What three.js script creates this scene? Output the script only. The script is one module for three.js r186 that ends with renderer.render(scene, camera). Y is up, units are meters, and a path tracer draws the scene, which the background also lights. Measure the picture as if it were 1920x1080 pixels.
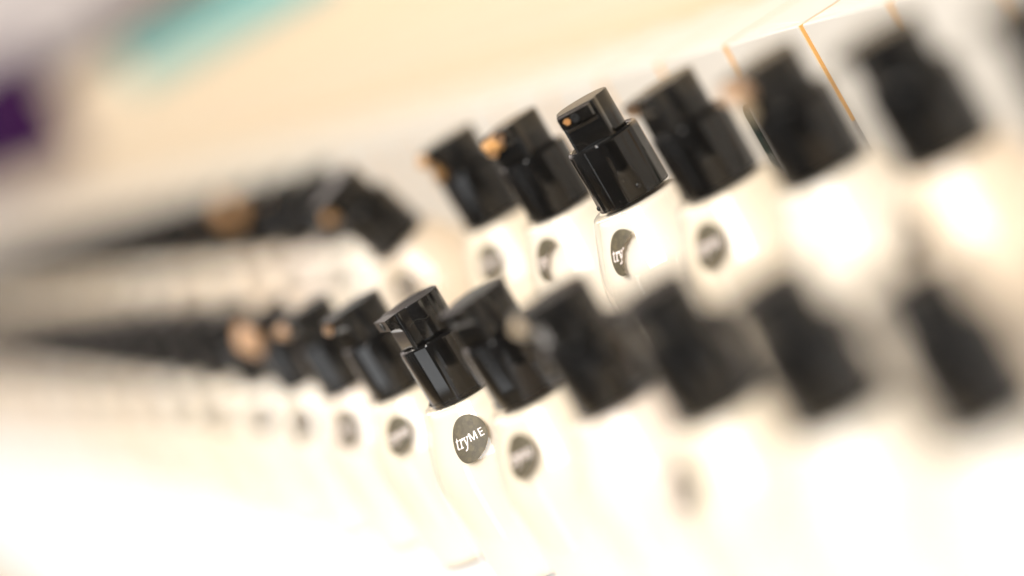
import * as THREE from 'three';
import { RoundedBoxGeometry } from 'three/addons/geometries/RoundedBoxGeometry.js';
import { mergeGeometries, toCreasedNormals } from 'three/addons/utils/BufferGeometryUtils.js';
import { RectAreaLightUniformsLib } from 'three/addons/lights/RectAreaLightUniformsLib.js';

// ---------------------------------------------------------------- camera, lamps, exposure
const scene = new THREE.Scene();
const rad = THREE.MathUtils.degToRad;
const camera = new THREE.PerspectiveCamera(2 * Math.atan(540 / 5000) * 180 / Math.PI, 16 / 9, 0.02, 30);
{
  const yaw = rad(16.10182), pitch = rad(8.518928), roll = rad(-30.523234);
  const forward = new THREE.Vector3(-Math.cos(pitch) * Math.cos(yaw), -Math.sin(pitch), -Math.cos(pitch) * Math.sin(yaw));
  const right = forward.clone().cross(new THREE.Vector3(0, 1, 0)).normalize(), up = right.clone().cross(forward);
  camera.position.set(0.803814, 0.205756, 0.201998);
  camera.up.copy(right).multiplyScalar(-Math.sin(roll)).addScaledVector(up, Math.cos(roll));
  camera.lookAt(camera.position.clone().add(forward));
}
camera.focus = 0.822;
camera.userData.fStop = camera.getFocalLength() / 42;          // an entrance pupil 42 mm across

scene.background = new THREE.Color().setRGB(0.13, 0.125, 0.12); // the even light of the shop all around
const renderer = new THREE.WebGLRenderer({ antialias: true });
renderer.toneMapping = THREE.LinearToneMapping;
renderer.toneMappingExposure = 1.0;
renderer.shadowMap.enabled = true;
RectAreaLightUniformsLib.init();

function lamp(name, label, w, h, position, target, color, intensity) {
  const light = new THREE.RectAreaLight(color, intensity, w, h);
  light.position.copy(position); light.lookAt(target); light.name = name + '_light'; scene.add(light);
  const t = new THREE.Group(); t.name = name; t.userData = { label, category: 'lamp' };
  t.position.copy(position); t.up.set(0, 1, 0.001); t.lookAt(target);
  const away = new THREE.Mesh(new RoundedBoxGeometry(w + 0.03, h + 0.03, 0.03, 2, 0.006), new THREE.MeshStandardMaterial({ color: 0xd8d8d6, roughness: 0.5 }));
  away.name = 'housing'; away.position.z = -0.022; t.add(away);
  const glow = new THREE.Mesh(new THREE.PlaneGeometry(w, h), new THREE.MeshStandardMaterial({ color: 0xffffff, emissive: color, emissiveIntensity: intensity * 0.25 }));
  glow.name = 'diffuser'; glow.position.z = -0.004; t.add(glow);
  scene.add(t);
  return t;
}
const V = (x, y, z) => new THREE.Vector3(x, y, z);
lamp('strip_lamp', 'long warm strip lamp hanging above the two bottle rows', 2.6, 0.16, V(-0.65, 0.72, 0.26), V(-0.65, 0, -0.1), new THREE.Color().setRGB(1, 0.91, 0.8), 9.5);
lamp('ceiling_lamp', 'square cool white ceiling lamp in front of the display', 1.2, 1.2, V(1.35, 1.35, 1.15), V(-0.1, 0, 0), new THREE.Color().setRGB(0.96, 0.97, 0.98), 10);
lamp('ceiling_lamp_001', 'added unseen white fill lamp that brightens the far wall', 1.2, 1.2, V(-2.9, 1.5, 0.4), V(-4.0, 0.3, -0.6), new THREE.Color().setRGB(0.93, 0.94, 1), 8);  // unseen lamp, added to lift the far wall
lamp('added_glint_panel', 'added unseen white glowing panel mirrored as a stripe on the collars', 0.5, 1.7, V(0.45, 0.0, 2.6), V(0.1, 0.0, 0), new THREE.Color().setRGB(0.9, 0.95, 1), 2.0);  // unseen panel added so the black collars mirror a pale stripe
lamp('added_glint_panel_001', 'added unseen warm glowing panel mirrored as a stripe on the collars', 0.5, 1.7, V(2.6, 0.0, -0.35), V(0, 0.0, 0), new THREE.Color().setRGB(1, 0.84, 0.62), 2.0);  // second added panel, gives the collars a warm mirrored stripe

// ---------------------------------------------------------------- helpers
let seed = 7;
const rnd = () => { seed = (seed * 1664525 + 1013904223) >>> 0; return seed / 4294967296; };
const MM = 0.001;
const taken = new Map();
function numbered(name) { const n = taken.get(name) ?? 0; taken.set(name, n + 1); return n ? name + '_' + String(n).padStart(3, '0') : name; }
function part(name, geometry, material, parent) {
  const m = new THREE.Mesh(geometry, material);
  m.name = name; m.castShadow = m.receiveShadow = true; parent.add(m);
  return m;
}
function thing(name, label, category, position, group) {
  const o = new THREE.Group(); o.name = numbered(name); o.position.copy(position);
  o.userData = { label, category }; if (group) o.userData.group = group;
  scene.add(o); return o;
}
function structure(name, geometry, material, position) {
  const m = part(name, geometry, material, scene); m.position.copy(position); m.userData.kind = 'structure'; return m;
}
function canvasTexture(w, h, draw, srgb = true) {
  const c = document.createElement('canvas'); c.width = w; c.height = h;
  draw(c.getContext('2d'), w, h);
  const t = new THREE.CanvasTexture(c);
  if (srgb) t.colorSpace = THREE.SRGBColorSpace;
  t.wrapS = t.wrapT = THREE.RepeatWrapping; t.magFilter = THREE.LinearFilter;
  return t;
}
function grain(ctx, w, h, n, dark, light, size) {
  for (let i = 0; i < n; i++) {
    ctx.fillStyle = rnd() < 0.5 ? dark : light;
    const s = size * (0.4 + rnd());
    ctx.fillRect(rnd() * w, rnd() * h, s, s);
  }
}

// ---------------------------------------------------------------- materials
const lin = (r, g, b) => new THREE.Color().setRGB(r, g, b);
const scuffs = canvasTexture(512, 512, (c, w, h) => {           // roughness: fine handling marks
  c.fillStyle = 'rgb(0,22,0)'; c.fillRect(0, 0, w, h);
  for (let i = 0; i < 160; i++) {
    c.strokeStyle = `rgba(0,${40 + rnd() * 70},0,${0.15 + rnd() * 0.25})`; c.lineWidth = 0.6 + rnd() * 1.6;
    const x = rnd() * w, y = rnd() * h, a = rnd() * 6.3, l = 8 + rnd() * 60;
    c.beginPath(); c.moveTo(x, y); c.quadraticCurveTo(x + Math.cos(a) * l, y + Math.sin(a) * l, x + Math.cos(a + 0.5) * l * 1.4, y + Math.sin(a + 0.5) * l * 1.4); c.stroke();
  }
}, false);
const dust = canvasTexture(512, 512, (c, w, h) => {             // colour: dried smears and specks on black plastic
  c.fillStyle = 'rgb(20,19,18)'; c.fillRect(0, 0, w, h);
  for (let i = 0; i < 14; i++) {
    c.strokeStyle = `rgba(190,180,165,${0.05 + rnd() * 0.12})`; c.lineWidth = 1 + rnd() * 4;
    const x = rnd() * w, y = rnd() * h, l = 20 + rnd() * 60, a = rnd() * 6.3;
    c.beginPath(); c.moveTo(x, y); c.bezierCurveTo(x + l * Math.cos(a), y + l * Math.sin(a), x + l * Math.cos(a + 1), y + l * Math.sin(a + 1), x + l * 1.5 * Math.cos(a + 0.6), y + l * 1.5 * Math.sin(a + 0.6)); c.stroke();
  }
  for (let i = 0; i < 900; i++) { c.fillStyle = `rgba(205,195,180,${0.08 + rnd() * 0.3})`; const s = 0.5 + rnd() * 1.6; c.fillRect(rnd() * w, rnd() * h, s, s); }
});
dust.repeat.set(1 / 0.03, 1 / 0.03);
const heavyDust = canvasTexture(512, 512, (c, w, h) => {
  c.drawImage(dust.image, 0, 0);
  for (let i = 0; i < 34; i++) {
    const fine = rnd() < 0.25; c.strokeStyle = `rgba(200,192,178,${fine ? 0.08 + rnd() * 0.12 : 0.02 + rnd() * 0.05})`; c.lineWidth = fine ? 0.8 + rnd() * 1.5 : 6 + rnd() * 18; c.lineCap = 'round';
    const x = rnd() * w, y = rnd() * h, l = 15 + rnd() * 60, a = rnd() * 6.3;
    c.beginPath(); c.moveTo(x, y); c.bezierCurveTo(x + l * Math.cos(a), y + l * Math.sin(a), x + l * Math.cos(a + 1.2), y + l * Math.sin(a + 1.2), x + l * 1.5 * Math.cos(a + 0.4), y + l * 1.5 * Math.sin(a + 0.4)); c.stroke();
  }
  grain(c, w, h, 3500, 'rgba(200,190,175,0.06)', 'rgba(215,205,190,0.16)', 1.8);
});
heavyDust.repeat.set(1 / 0.03, 1 / 0.03);
const specks = canvasTexture(512, 512, (c, w, h) => {
  c.fillStyle = 'rgb(20,19,18)'; c.fillRect(0, 0, w, h);
  for (let i = 0; i < 260; i++) { c.fillStyle = `rgba(205,195,180,${0.06 + rnd() * 0.3})`; const s = 0.6 + rnd() * 1.5; c.fillRect(rnd() * w, rnd() * h, s, s); }
});
const blackCap = new THREE.MeshPhysicalMaterial({ map: specks, roughness: 1, roughnessMap: scuffs });
const blackPump = new THREE.MeshPhysicalMaterial({ map: dust, roughness: 0.2 });
const dustyPump = new THREE.MeshPhysicalMaterial({ map: heavyDust, roughness: 0.16 });
const orificeBlack = new THREE.MeshStandardMaterial({ color: lin(0.01, 0.01, 0.01), roughness: 0.4 });
const glass = new THREE.MeshPhysicalMaterial({ color: 0xffffff, transmission: 1, thickness: 0, roughness: 0.02, ior: 1.45 });
const whitePlastic = new THREE.MeshPhysicalMaterial({ color: lin(0.76, 0.78, 0.82), roughness: 0.35 });
const liquids = new Map();
function liquid(r, g, b) {
  const key = [r, g, b].map((v) => v.toFixed(2)).join();
  if (!liquids.has(key)) liquids.set(key, new THREE.MeshPhysicalMaterial({ color: lin(r, g, b), roughness: 0.4 }));
  return liquids.get(key);
}
const residues = [lin(0.62, 0.33, 0.12), lin(0.6, 0.36, 0.2), lin(0.55, 0.42, 0.26), lin(0.5, 0.24, 0.08)].map((color) => new THREE.MeshPhysicalMaterial({ color, roughness: 0.3, clearcoat: 0.3 }));

// egg-shaped foil sticker with its lettering
const print = canvasTexture(512, 512, (c, w, h) => {
  c.fillStyle = 'rgb(86,78,60)'; c.fillRect(0, 0, w, h);
  for (let i = 0; i < 60; i++) { c.fillStyle = rnd() < 0.5 ? 'rgba(60,54,44,0.16)' : 'rgba(150,138,104,0.16)'; c.beginPath(); c.ellipse(rnd() * w, rnd() * h, 15 + rnd() * 50, 8 + rnd() * 30, rnd() * 3, 0, 7); c.fill(); }
  grain(c, w, h, 9000, 'rgba(60,56,46,0.25)', 'rgba(170,160,130,0.22)', 3);
  for (let i = 0; i < 1500; i++) { c.fillStyle = `rgba(225,220,195,${rnd() * 0.35})`; const s = 1 + rnd() * 2; const x = rnd() * w, y = rnd() * h; c.fillRect(x, y, s, s); }
  c.fillStyle = 'rgb(255,240,234)';
  c.save(); c.translate(80, 318); c.transform(1, 0, -0.14, 1, 0, 0); c.scale(0.76, 1.2);
  c.font = '150px serif'; c.fillText('t', 0, 0); c.fillText('r', 60, 0); c.fillText('y', 128, 0);
  c.lineWidth = 4; c.strokeStyle = 'rgb(255,240,234)'; c.strokeText('t', 0, 0); c.strokeText('r', 60, 0); c.strokeText('y', 128, 0); c.restore();
  c.save(); c.translate(250, 292); c.scale(1.08, 1.05); c.font = '116px sans-serif'; c.lineWidth = 1.2; c.strokeStyle = 'rgb(255,240,234)'; for (const [ch, x] of [['M', 0], ['E', 110]]) { c.fillText(ch, x, 0); c.strokeText(ch, x, 0); } c.restore();
});
const stickerFoil = new THREE.MeshPhysicalMaterial({ map: print, roughness: 0.55, metalness: 0.1 });

// ---------------------------------------------------------------- the pump bottle (millimetres, axis up, base at 0)
const NECK = 62, CURVE = [[0, 21], [0.6, 22.6], [2.5, 23.7], [6, 24], [31, 24], [37, 23.8], [43, 22.7], [48, 21], [53, 18.9], [57, 17.2], [60, 15.9], [61.2, 15.2], [61.9, 14], [62, 12.6]];
function spline(points, n) {
  const c = new THREE.CatmullRomCurve3(points.map(([y, r]) => new THREE.Vector3(r, y, 0)), false, 'centripetal');
  return c.getPoints(n).map((p) => new THREE.Vector2(p.x * MM, p.y * MM));
}
const outer = spline(CURVE, 70);
function radiusAt(y) {   // millimetres
  for (let i = 1; i < outer.length; i++) if (outer[i].y >= y * MM) { const a = outer[i - 1], b = outer[i], t = (y * MM - a.y) / Math.max(b.y - a.y, 1e-9); return (a.x + (b.x - a.x) * t) / MM; }
  return 12.6;
}
const glassShape = new THREE.LatheGeometry([new THREE.Vector2(0, 0), ...outer], 72);
const inner = CURVE.filter(([y]) => y > 12 && y < 61).map(([y, r]) => [y - 0.4, r - 2.0]);
const liquidShape = new THREE.LatheGeometry([new THREE.Vector2(0, 0.4 * MM), ...spline([[0.4, 12], [0.7, 19.6], [2.6, 21.7], [7, 22.0], ...inner, [60.4, 12.2], [61, 10]], 60), new THREE.Vector2(0, 61 * MM)], 64);
const lathe = (pts, n = 72) => toCreasedNormals(new THREE.LatheGeometry(pts.map(([r, y]) => new THREE.Vector2(r * MM, y * MM)), n), 0.6);
const collarShape = lathe([[9, 0], [11.6, 0], [11.9, 0.12], [12, 0.4], [12, 0.8], [12, 19.2], [12, 19.6], [11.92, 20.1], [11.7, 20.5], [11.3, 20.75], [10.9, 20.8], [10.55, 20.65], [10.4, 20.3], [10.2, 20.05], [8.2, 20.0]]);

function prism(shape, depth, bevel, curve = 14) {
  const g = new THREE.ExtrudeGeometry(shape, { depth: depth - 2 * bevel, bevelEnabled: true, bevelSize: bevel, bevelThickness: bevel, bevelOffset: -bevel, bevelSegments: 3, curveSegments: curve });
  g.translate(0, 0, bevel); return g;
}
const HALF = 6.8 * MM, CAP_R = 8.75 * MM, FRONT = 9.5 * MM, CAP_H = 12.6 * MM;
const actuatorShape = (() => {
  const s = new THREE.Shape(), a = Math.asin(HALF / CAP_R), k = 1.4 * MM;
  s.absarc(0, 0, CAP_R, a, Math.PI * 2 - a, false);
  s.lineTo(FRONT - k, -HALF); s.quadraticCurveTo(FRONT, -HALF, FRONT, -HALF + k);
  s.lineTo(FRONT, HALF - k); s.quadraticCurveTo(FRONT, HALF, FRONT - k, HALF); s.closePath();
  const g = prism(s, CAP_H + 1.2 * MM, 0.35 * MM, 40); g.rotateX(-Math.PI / 2); g.translate(0, -1.2 * MM, 0);
  return toCreasedNormals(g, 0.3);
})();
const nozzleShape = (() => {
  const s = new THREE.Shape(), top = CAP_H, tip = 13.1 * MM;
  s.moveTo(FRONT - 2.5 * MM, top - 0.05 * MM); s.lineTo(tip, top - 0.45 * MM); s.lineTo(tip - 0.25 * MM, top - 4.1 * MM); s.lineTo(tip - 1.9 * MM, top - 4.3 * MM);
  s.bezierCurveTo(FRONT + 1.3 * MM, top - 4.3 * MM, FRONT + 0.2 * MM, top - 5.0 * MM, FRONT - 0.1 * MM, top - 6.6 * MM); s.lineTo(FRONT - 2.5 * MM, top - 6.6 * MM); s.closePath();
  const g = prism(s, HALF * 1.64, 0.3 * MM); g.translate(0, 0, -HALF * 0.82);
  return toCreasedNormals(g, 0.3);
})();
const orificeShape = (() => { const g = lathe([[0, 0], [0.7, 0], [0.75, 0.25], [1.3, 0.3], [1.45, 0.1], [1.45, -0.4]], 24); g.rotateZ(-Math.PI / 2); return g; })();
function blob(rx, ry, rz, bumps, phase) {
  const g = new THREE.IcosahedronGeometry(1, 4), p = g.attributes.position, v = new THREE.Vector3();
  for (let i = 0; i < p.count; i++) {
    v.fromBufferAttribute(p, i);
    const n = 1 + bumps * (Math.sin(v.x * 3.1 + phase) * Math.cos(v.y * 3.7 - phase) + 0.6 * Math.sin(v.z * 5.3 + v.y * 4.1 + phase * 2));
    p.setXYZ(i, v.x * rx * n * MM, v.y * ry * n * MM, v.z * rz * n * MM);
  }
  g.computeVertexNormals(); return toCreasedNormals(g, 3);
}
const blobs = { speck: blob(0.5, 1.1, 1.1, 0.12, 1), smear: blob(0.9, 1.9, 2.8, 0.16, 2.2), lump: blob(2.4, 3.0, 4.2, 0.18, 3.4), run: blob(1.6, 4.6, 2.6, 0.2, 4.4), heap: blob(4.4, 6.6, 5.2, 0.15, 5.2) };
const nubShape = new THREE.SphereGeometry(0.85 * MM, 16, 12); nubShape.scale(0.7, 1, 1);

function stickerShape(kind, size) {    // a patch that follows the glass, egg end turned down and aside
  const H = 7.6 * size, W = 5.9 * size, turn = rad(-26), rows = 36, cols = 18, pos = [], uv = [], index = [], mid = 50.8, r0 = radiusAt(mid);
  for (let i = 0; i <= rows; i++) {
    const v = Math.cos(Math.PI * i / rows), half = W * Math.sqrt(Math.max(0, 1 - v * v)) * (1 + 0.17 * v);
    let a = -half, b = half;
    if (kind === 'torn') b = Math.max(a + 0.001, Math.min(half, -0.45 + 4.0 * (v * 0.95 + 0.1) ** 2 + 0.25 * Math.sin(i * 1.7)));  // outline cut back to stand in for bright reflection on the foil
    for (let j = 0; j <= cols; j++) {
      const eu = a + (b - a) * j / cols, ev = v * H;
      const u = eu * Math.cos(turn) - ev * Math.sin(turn), w = eu * Math.sin(turn) + ev * Math.cos(turn);
      const y = mid + w * 0.93, r = radiusAt(y) + 0.22, ang = -u / r0;
      pos.push(r * Math.cos(ang) * MM, y * MM, r * Math.sin(ang) * MM);
      uv.push(0.5 + u / 15 / size, 0.5 + w / 15 / size);
    }
  }
  for (let i = 0; i < rows; i++) for (let j = 0; j < cols; j++) { const p = i * (cols + 1) + j, q = p + cols + 1; index.push(p, q, p + 1, p + 1, q, q + 1); }
  const g = new THREE.BufferGeometry();
  g.setAttribute('position', new THREE.Float32BufferAttribute(pos, 3)); g.setAttribute('uv', new THREE.Float32BufferAttribute(uv, 2));
  g.setIndex(index); g.computeVertexNormals(); return g;
}
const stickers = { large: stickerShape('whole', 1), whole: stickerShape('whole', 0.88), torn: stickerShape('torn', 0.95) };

const turnY = (azimuth) => -rad(azimuth);   // azimuth in degrees from +x towards +z
function bottle({ at, label, group, tint, nozzle, stickerAt, sticker = 'whole', residue = [], tilt = 0, dy = 0, pumpKind, nubs = [] }) {
  const t = thing('pump_bottle', label, 'bottle', at, group);
  const body = part('glass_body', glassShape, glass, t);
  part('foundation', liquidShape, liquid(...tint), body);
  const collar = part('collar', collarShape, blackCap, t); collar.position.y = (NECK + dy) * MM;
  for (const [az, y] of nubs) { const n = part('nub', nubShape, blackCap, collar); n.position.set(12 * MM * Math.cos(rad(az)), y * MM, 12 * MM * Math.sin(rad(az))); n.rotation.y = turnY(az); }
  const black = pumpKind === 'dusty' ? dustyPump : blackPump, pump = part('actuator', actuatorShape, black, t); pump.position.y = (NECK + dy + 20.8) * MM; pump.rotation.y = turnY(nozzle);
  part('nozzle', nozzleShape, black, pump);
  const o = part('orifice', orificeShape, orificeBlack, pump); o.position.set(13.0 * MM, 10.3 * MM, 0);
  for (const [kind, color, x, y, z] of residue) { const b = part('dried_foundation', blobs[kind], residues[color], pump); b.position.set(x * MM, y * MM, z * MM); }
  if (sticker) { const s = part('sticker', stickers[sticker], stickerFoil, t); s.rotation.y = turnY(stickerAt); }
  if (tilt) { t.rotation.x = rad(tilt); t.position.y += 21 * MM * Math.sin(rad(tilt)); }   // stands on the front edge of its base
  return t;
}

// ---------------------------------------------------------------- the display
const tan = new THREE.MeshStandardMaterial({ color: lin(0.5, 0.36, 0.2), roughness: 0.6 });
structure('floor', new THREE.BoxGeometry(9, 0.04, 9), tan, V(-1.5, -0.92, 0));
const counterWhite = new THREE.MeshStandardMaterial({ color: lin(0.62, 0.5, 0.34), roughness: 0.5 });
{
  const c = thing('counter', 'cream shop counter that carries the white stepped display', 'counter', V(-1.4, -0.9, -0.05));
  part('cabinet', new RoundedBoxGeometry(4.3, 0.84, 0.5, 2, 0.004), counterWhite, c).position.y = 0.42;
  part('countertop', new RoundedBoxGeometry(4.36, 0.02, 0.56, 2, 0.006), counterWhite, c).position.y = 0.85;
}
const woodMap = canvasTexture(1024, 256, (c, w, h) => {
  c.fillStyle = 'rgb(240,229,210)'; c.fillRect(0, 0, w, h);
  for (let i = 0; i < 420; i++) { c.strokeStyle = `rgba(${190 + rnd() * 40},${150 + rnd() * 40},${95 + rnd() * 40},${0.04 + rnd() * 0.1})`; c.lineWidth = 0.6 + rnd() * 2; const y = rnd() * h; c.beginPath(); c.moveTo(0, y); c.bezierCurveTo(w / 3, y + rnd() * 8 - 4, w * 0.66, y + rnd() * 8 - 4, w, y); c.stroke(); }
});
const panelWood = new THREE.MeshStandardMaterial({ map: woodMap, roughness: 0.55 });
const darkTrim = new THREE.MeshPhysicalMaterial({ color: lin(0.075, 0.055, 0.055), roughness: 0.9, specularIntensity: 0.2 });
{
  const d = thing('display_stand', 'white two-step display stand with a pale wood back panel', 'display', V(-1.4, -0.04, 0));
  part('lower_step', new RoundedBoxGeometry(4.2, 0.04, 0.14, 3, 0.002), whitePlastic, d).position.set(0, 0.02, 0.032);
  part('upper_step', new RoundedBoxGeometry(4.2, 0.0674, 0.172, 3, 0.002), whitePlastic, d).position.set(0, 0.0337, -0.125);
  const b = part('back_panel', new RoundedBoxGeometry(4.2, 0.25, 0.012, 2, 0.002), panelWood, d); b.position.set(0, 0.125, -0.218);
  const trim = part('edge_trim', new RoundedBoxGeometry(4.2, 0.024, 0.014, 2, 0.002), darkTrim, b); trim.position.set(0, 0.137, 0);
}
{
  const p = thing('poster', 'teal poster strip fixed along the top of the back panel', 'poster', V(-0.93, 0.181, -0.2105));
  part('sheet', new RoundedBoxGeometry(0.62, 0.027, 0.002, 1, 0.0005), new THREE.MeshPhysicalMaterial({ color: lin(0.2, 0.5, 0.5), roughness: 1, specularIntensity: 0.1 }), p).position.y = 0.012;
  const q = thing('poster', 'dark purple poster rising above the far end of the back panel', 'poster', V(-2.1, 0.148, -0.2105));
  part('sheet', new RoundedBoxGeometry(1.04, 0.118, 0.002, 1, 0.0005), new THREE.MeshPhysicalMaterial({ color: lin(0.034, 0.003, 0.05), roughness: 1, specularIntensity: 0.1 }), q).position.y = 0.059;
}
structure('far_wall', new THREE.BoxGeometry(0.1, 2.6, 6), new THREE.MeshStandardMaterial({ color: lin(0.78, 0.69, 0.62), roughness: 0.8 }), V(-4.2, 0.38, -1));

// white cartons behind the upper row
const cartonWhite = new THREE.MeshPhysicalMaterial({ color: lin(0.66, 0.63, 0.58), roughness: 0.4 });
const cartonOrange = new THREE.MeshStandardMaterial({ color: lin(0.85, 0.52, 0.18), roughness: 0.45 });
const sidePanel = new THREE.BoxGeometry(0.0006, 0.034, 0.0425);
function carton(x, w, label, slit) {
  const t = thing('carton', label, 'carton', V(x, 0.0274, -0.158), 'white cartons behind the upper bottle row');
  part('box', new RoundedBoxGeometry(w, 0.0815, 0.044, 2, 0.0008), cartonWhite, t).position.y = 0.04075;
  for (const side of [-1, 1]) part('side_panel', sidePanel, cartonOrange, t).position.set(side * (w / 2 + 0.0002), 0.064, 0);
  const s = new THREE.Shape();   // lid: a slightly bowed flap with a slit behind its front edge
  s.moveTo(-w / 2, 0); s.lineTo(w / 2, 0); s.quadraticCurveTo(0, 0.0035, -w / 2, 0);
  const lid = prism(s, 0.041, 0.0002, 10); lid.translate(0, slit ? 0.0818 : 0.0812, -0.0225);
  part('lid_flap', toCreasedNormals(lid, 0.6), cartonWhite, t);
}
const words = ['first', 'second', 'third', 'fourth', 'fifth', 'sixth', 'seventh', 'eighth', 'ninth', 'tenth', 'eleventh', 'twelfth'];
for (let i = -42; i <= 6; i++) {
  const x = 0.024 + i * 0.0605;
  const label = i === 0 ? 'white carton with orange gap beside it, behind the upper row' : i > 0 ? `white carton behind the upper row, ${words[i - 1]} past the orange-gap carton, away from purple poster` : i >= -12 ? `white carton behind upper row, ${words[-i - 1]} from the orange-gap carton towards purple poster` : 'white carton behind the upper row, far along near the purple poster';
  carton(x, 0.0562 + 0.0004 * ((i * 7) % 3), label, false);
}
{
  const g = thing('glass_plate', 'small clear glass plate with dark green rounded edge before cartons', 'plate', V(0.0575, 0.0274, -0.115));
  const s = new THREE.Shape(), w = 0.0205, h = 0.068, r = 0.005;
  s.moveTo(-w, 0); s.lineTo(w, 0); s.lineTo(w, h - r); s.quadraticCurveTo(w, h, w - r, h); s.lineTo(-w + r, h); s.quadraticCurveTo(-w, h, -w, h - r); s.closePath();
  const k = 0.0008, hole = new THREE.Path(); hole.moveTo(-w + k, k); hole.lineTo(w - k, k); hole.lineTo(w - k, h - r); hole.quadraticCurveTo(w - k, h - k, w - r, h - k); hole.lineTo(-w + r, h - k); hole.quadraticCurveTo(-w + k, h - k, -w + k, h - r); hole.closePath();
  const pane = part('pane', new THREE.ShapeGeometry(s, 8), glass, g); pane.position.z = 0.001;
  const ring = s.clone(); ring.holes.push(hole);
  part('edge', new THREE.ExtrudeGeometry(ring, { depth: 0.002, bevelEnabled: false, curveSegments: 8 }), new THREE.MeshStandardMaterial({ color: lin(0.02, 0.05, 0.04), roughness: 0.2 }), g);
}

// ---------------------------------------------------------------- the two rows of bottles
const STEP = 0.0695101, BX = 0.0352397, BY = 0.027371 , BZ = -0.0690354;
const SHADES = [[0.85, 0.76, 0.63], [0.84, 0.73, 0.57], [0.84, 0.72, 0.6], [0.8, 0.66, 0.5]];   // foundation shades, mixed along both rows
const toCamera = (p) => Math.atan2(camera.position.z - p.z, camera.position.x - p.x) * 180 / Math.PI;
const away = 'towards the purple poster', near = 'away from the purple poster';
const SPECIAL = {
  F0: { label: 'lower-row pump bottle with dusty smeared pump and crisp round tryME sticker', nozzle: 18, sticker: 20, stickerKind: 'large', pump: 'dusty', dy: -0.7, nubs: [[100, 1.6], [-22, 2.6]] },
  F1: { label: 'lower-row pump bottle with clean round-topped pump, right beside the smeared-pump bottle', nozzle: 38, sticker: 40, dy: 0.6 },
  F2: { label: 'lower-row pump bottle with beige drip on its nozzle, second from the smeared-pump bottle', nozzle: 12, sticker: null, residue: [['lump', 2, 13.2, 9, 0]] },
  'F-1': { label: 'lower-row pump bottle with a thin orange smear, just behind the smeared-pump bottle', nozzle: 25, sticker: 31.5, residue: [['smear', 0, 13.5, 9.5, 1]], dy: -0.4 },
  'F-2': { label: 'lower-row pump bottle with orange nozzle crust, second behind the smeared-pump bottle', nozzle: 22, sticker: 32, residue: [['lump', 1, 13.2, 9.2, 0]], dy: -0.8 },
  'F-3': { label: 'lower-row pump bottle with big peach foundation lump covering its nozzle', nozzle: 30, sticker: 33, residue: [['heap', 1, 12.5, 6.5, 1], ['run', 1, 10.6, 0.5, 1]], dy: -1.2 },
  B0: { label: 'upper-row pump bottle in crisp focus with try sticker cut to a glare crescent and orange-tipped nozzle', nozzle: 72, stickerKind: 'torn', sticker: 36, residue: [['speck', 3, 13.8, 10.4, 2.6]], nubs: [[8, 3.6], [100, 2.0]], dy: 0.2 },
  'B-1': { label: 'upper-row pump bottle with sticker cut to a glare crescent and broad orange crust on its nozzle', nozzle: 50, stickerKind: 'torn', sticker: 41, residue: [['lump', 0, 12.6, 9.4, 2], ['smear', 0, 13.3, 7, 3], ['smear', 1, 13.4, 10, -2]], dx: 1.5 },
  'B-2': { label: 'upper-row pump bottle with yellow drips down its nozzle, next to the gap', nozzle: 18, sticker: 33, residue: [['lump', 0, 13.4, 9.2, 0], ['run', 0, 10.6, 4, 2], ['smear', 0, 12, 1, 2]] },
  B1: { label: 'upper-row pump bottle with small orange crumb on nozzle, beside the glare-cut-try-sticker bottle', nozzle: 28, sticker: 37, residue: [['smear', 1, 13.7, 10, 0]] },
  B2: { label: 'upper-row pump bottle with peach blob on its nozzle, before the orange-gap carton', nozzle: 34, sticker: null, residue: [['lump', 1, 12.6, 9, 2], ['run', 2, 10.4, 4, 3], ['lump', 1, 12.8, 8.5, -2]] },
  'B-4': { label: 'tilted pump bottle leaning forward out of the upper row, past the gap', nozzle: 30, sticker: 33, residue: [['lump', 0, 11.6, 5, 3]], tilt: 17, dx: 72 },
  'B-7': { label: 'upper-row pump bottle with large orange lump on its pump, third past the tilted one', nozzle: 35, sticker: 30, residue: [['heap', 0, 12.4, 7, 1], ['lump', 0, 11, 7, -3]] },
};
for (const row of ['F', 'B']) {
  for (let k = row === 'F' ? 6 : 4; k >= -30; k--) {
    if (row === 'B' && k === -3) continue;                       // the gap in the upper row
    const sp = SPECIAL[row + k] ?? {};
    const where = row === 'F' ? 'lower-row' : 'upper-row', anchor = row === 'F' ? 'the smeared-pump bottle' : 'the glare-cut-try-sticker bottle';
    const kind = 'cream';
    const n = Math.abs(k), far = n > 12;
    const label = sp.label ?? (far ? `${kind} ${where} pump bottle far along the row near the purple poster` : `${kind} ${where} pump bottle, ${words[n - 1]} place from ${anchor} ${k < 0 ? away : near}`);
    const at = row === 'F' ? V(k * STEP, 0, 0) : V(BX + k * STEP, BY, BZ);
    at.x += (sp.dx ?? (SPECIAL[row + k] ? 0 : (rnd() - 0.5) * 3)) * MM;
    const face = toCamera(at), drips = k < -4 && rnd() < 0.35 ? [['smear', Math.floor(rnd() * 4), 12.8, 9, (rnd() - 0.5) * 4]] : [];
    bottle({ at, label, group: row === 'F' ? 'pump bottles in the lower row' : 'pump bottles in the upper row', tint: SHADES[Math.floor(rnd() * SHADES.length)],
      nozzle: face + 90 - (sp.nozzle ?? 10 + rnd() * 40), stickerAt: face + (sp.sticker ?? (k > 2 ? 66 : 30 + rnd() * 12)), sticker: sp.sticker === null || k > 3 ? null : sp.stickerKind ?? 'whole',
      residue: sp.residue ?? drips, tilt: sp.tilt, dy: sp.dy, pumpKind: sp.pump, nubs: sp.nubs ?? [[face + 85, 1.8], [face - 20, 2.8]] });
  }
}
renderer.render(scene, camera);
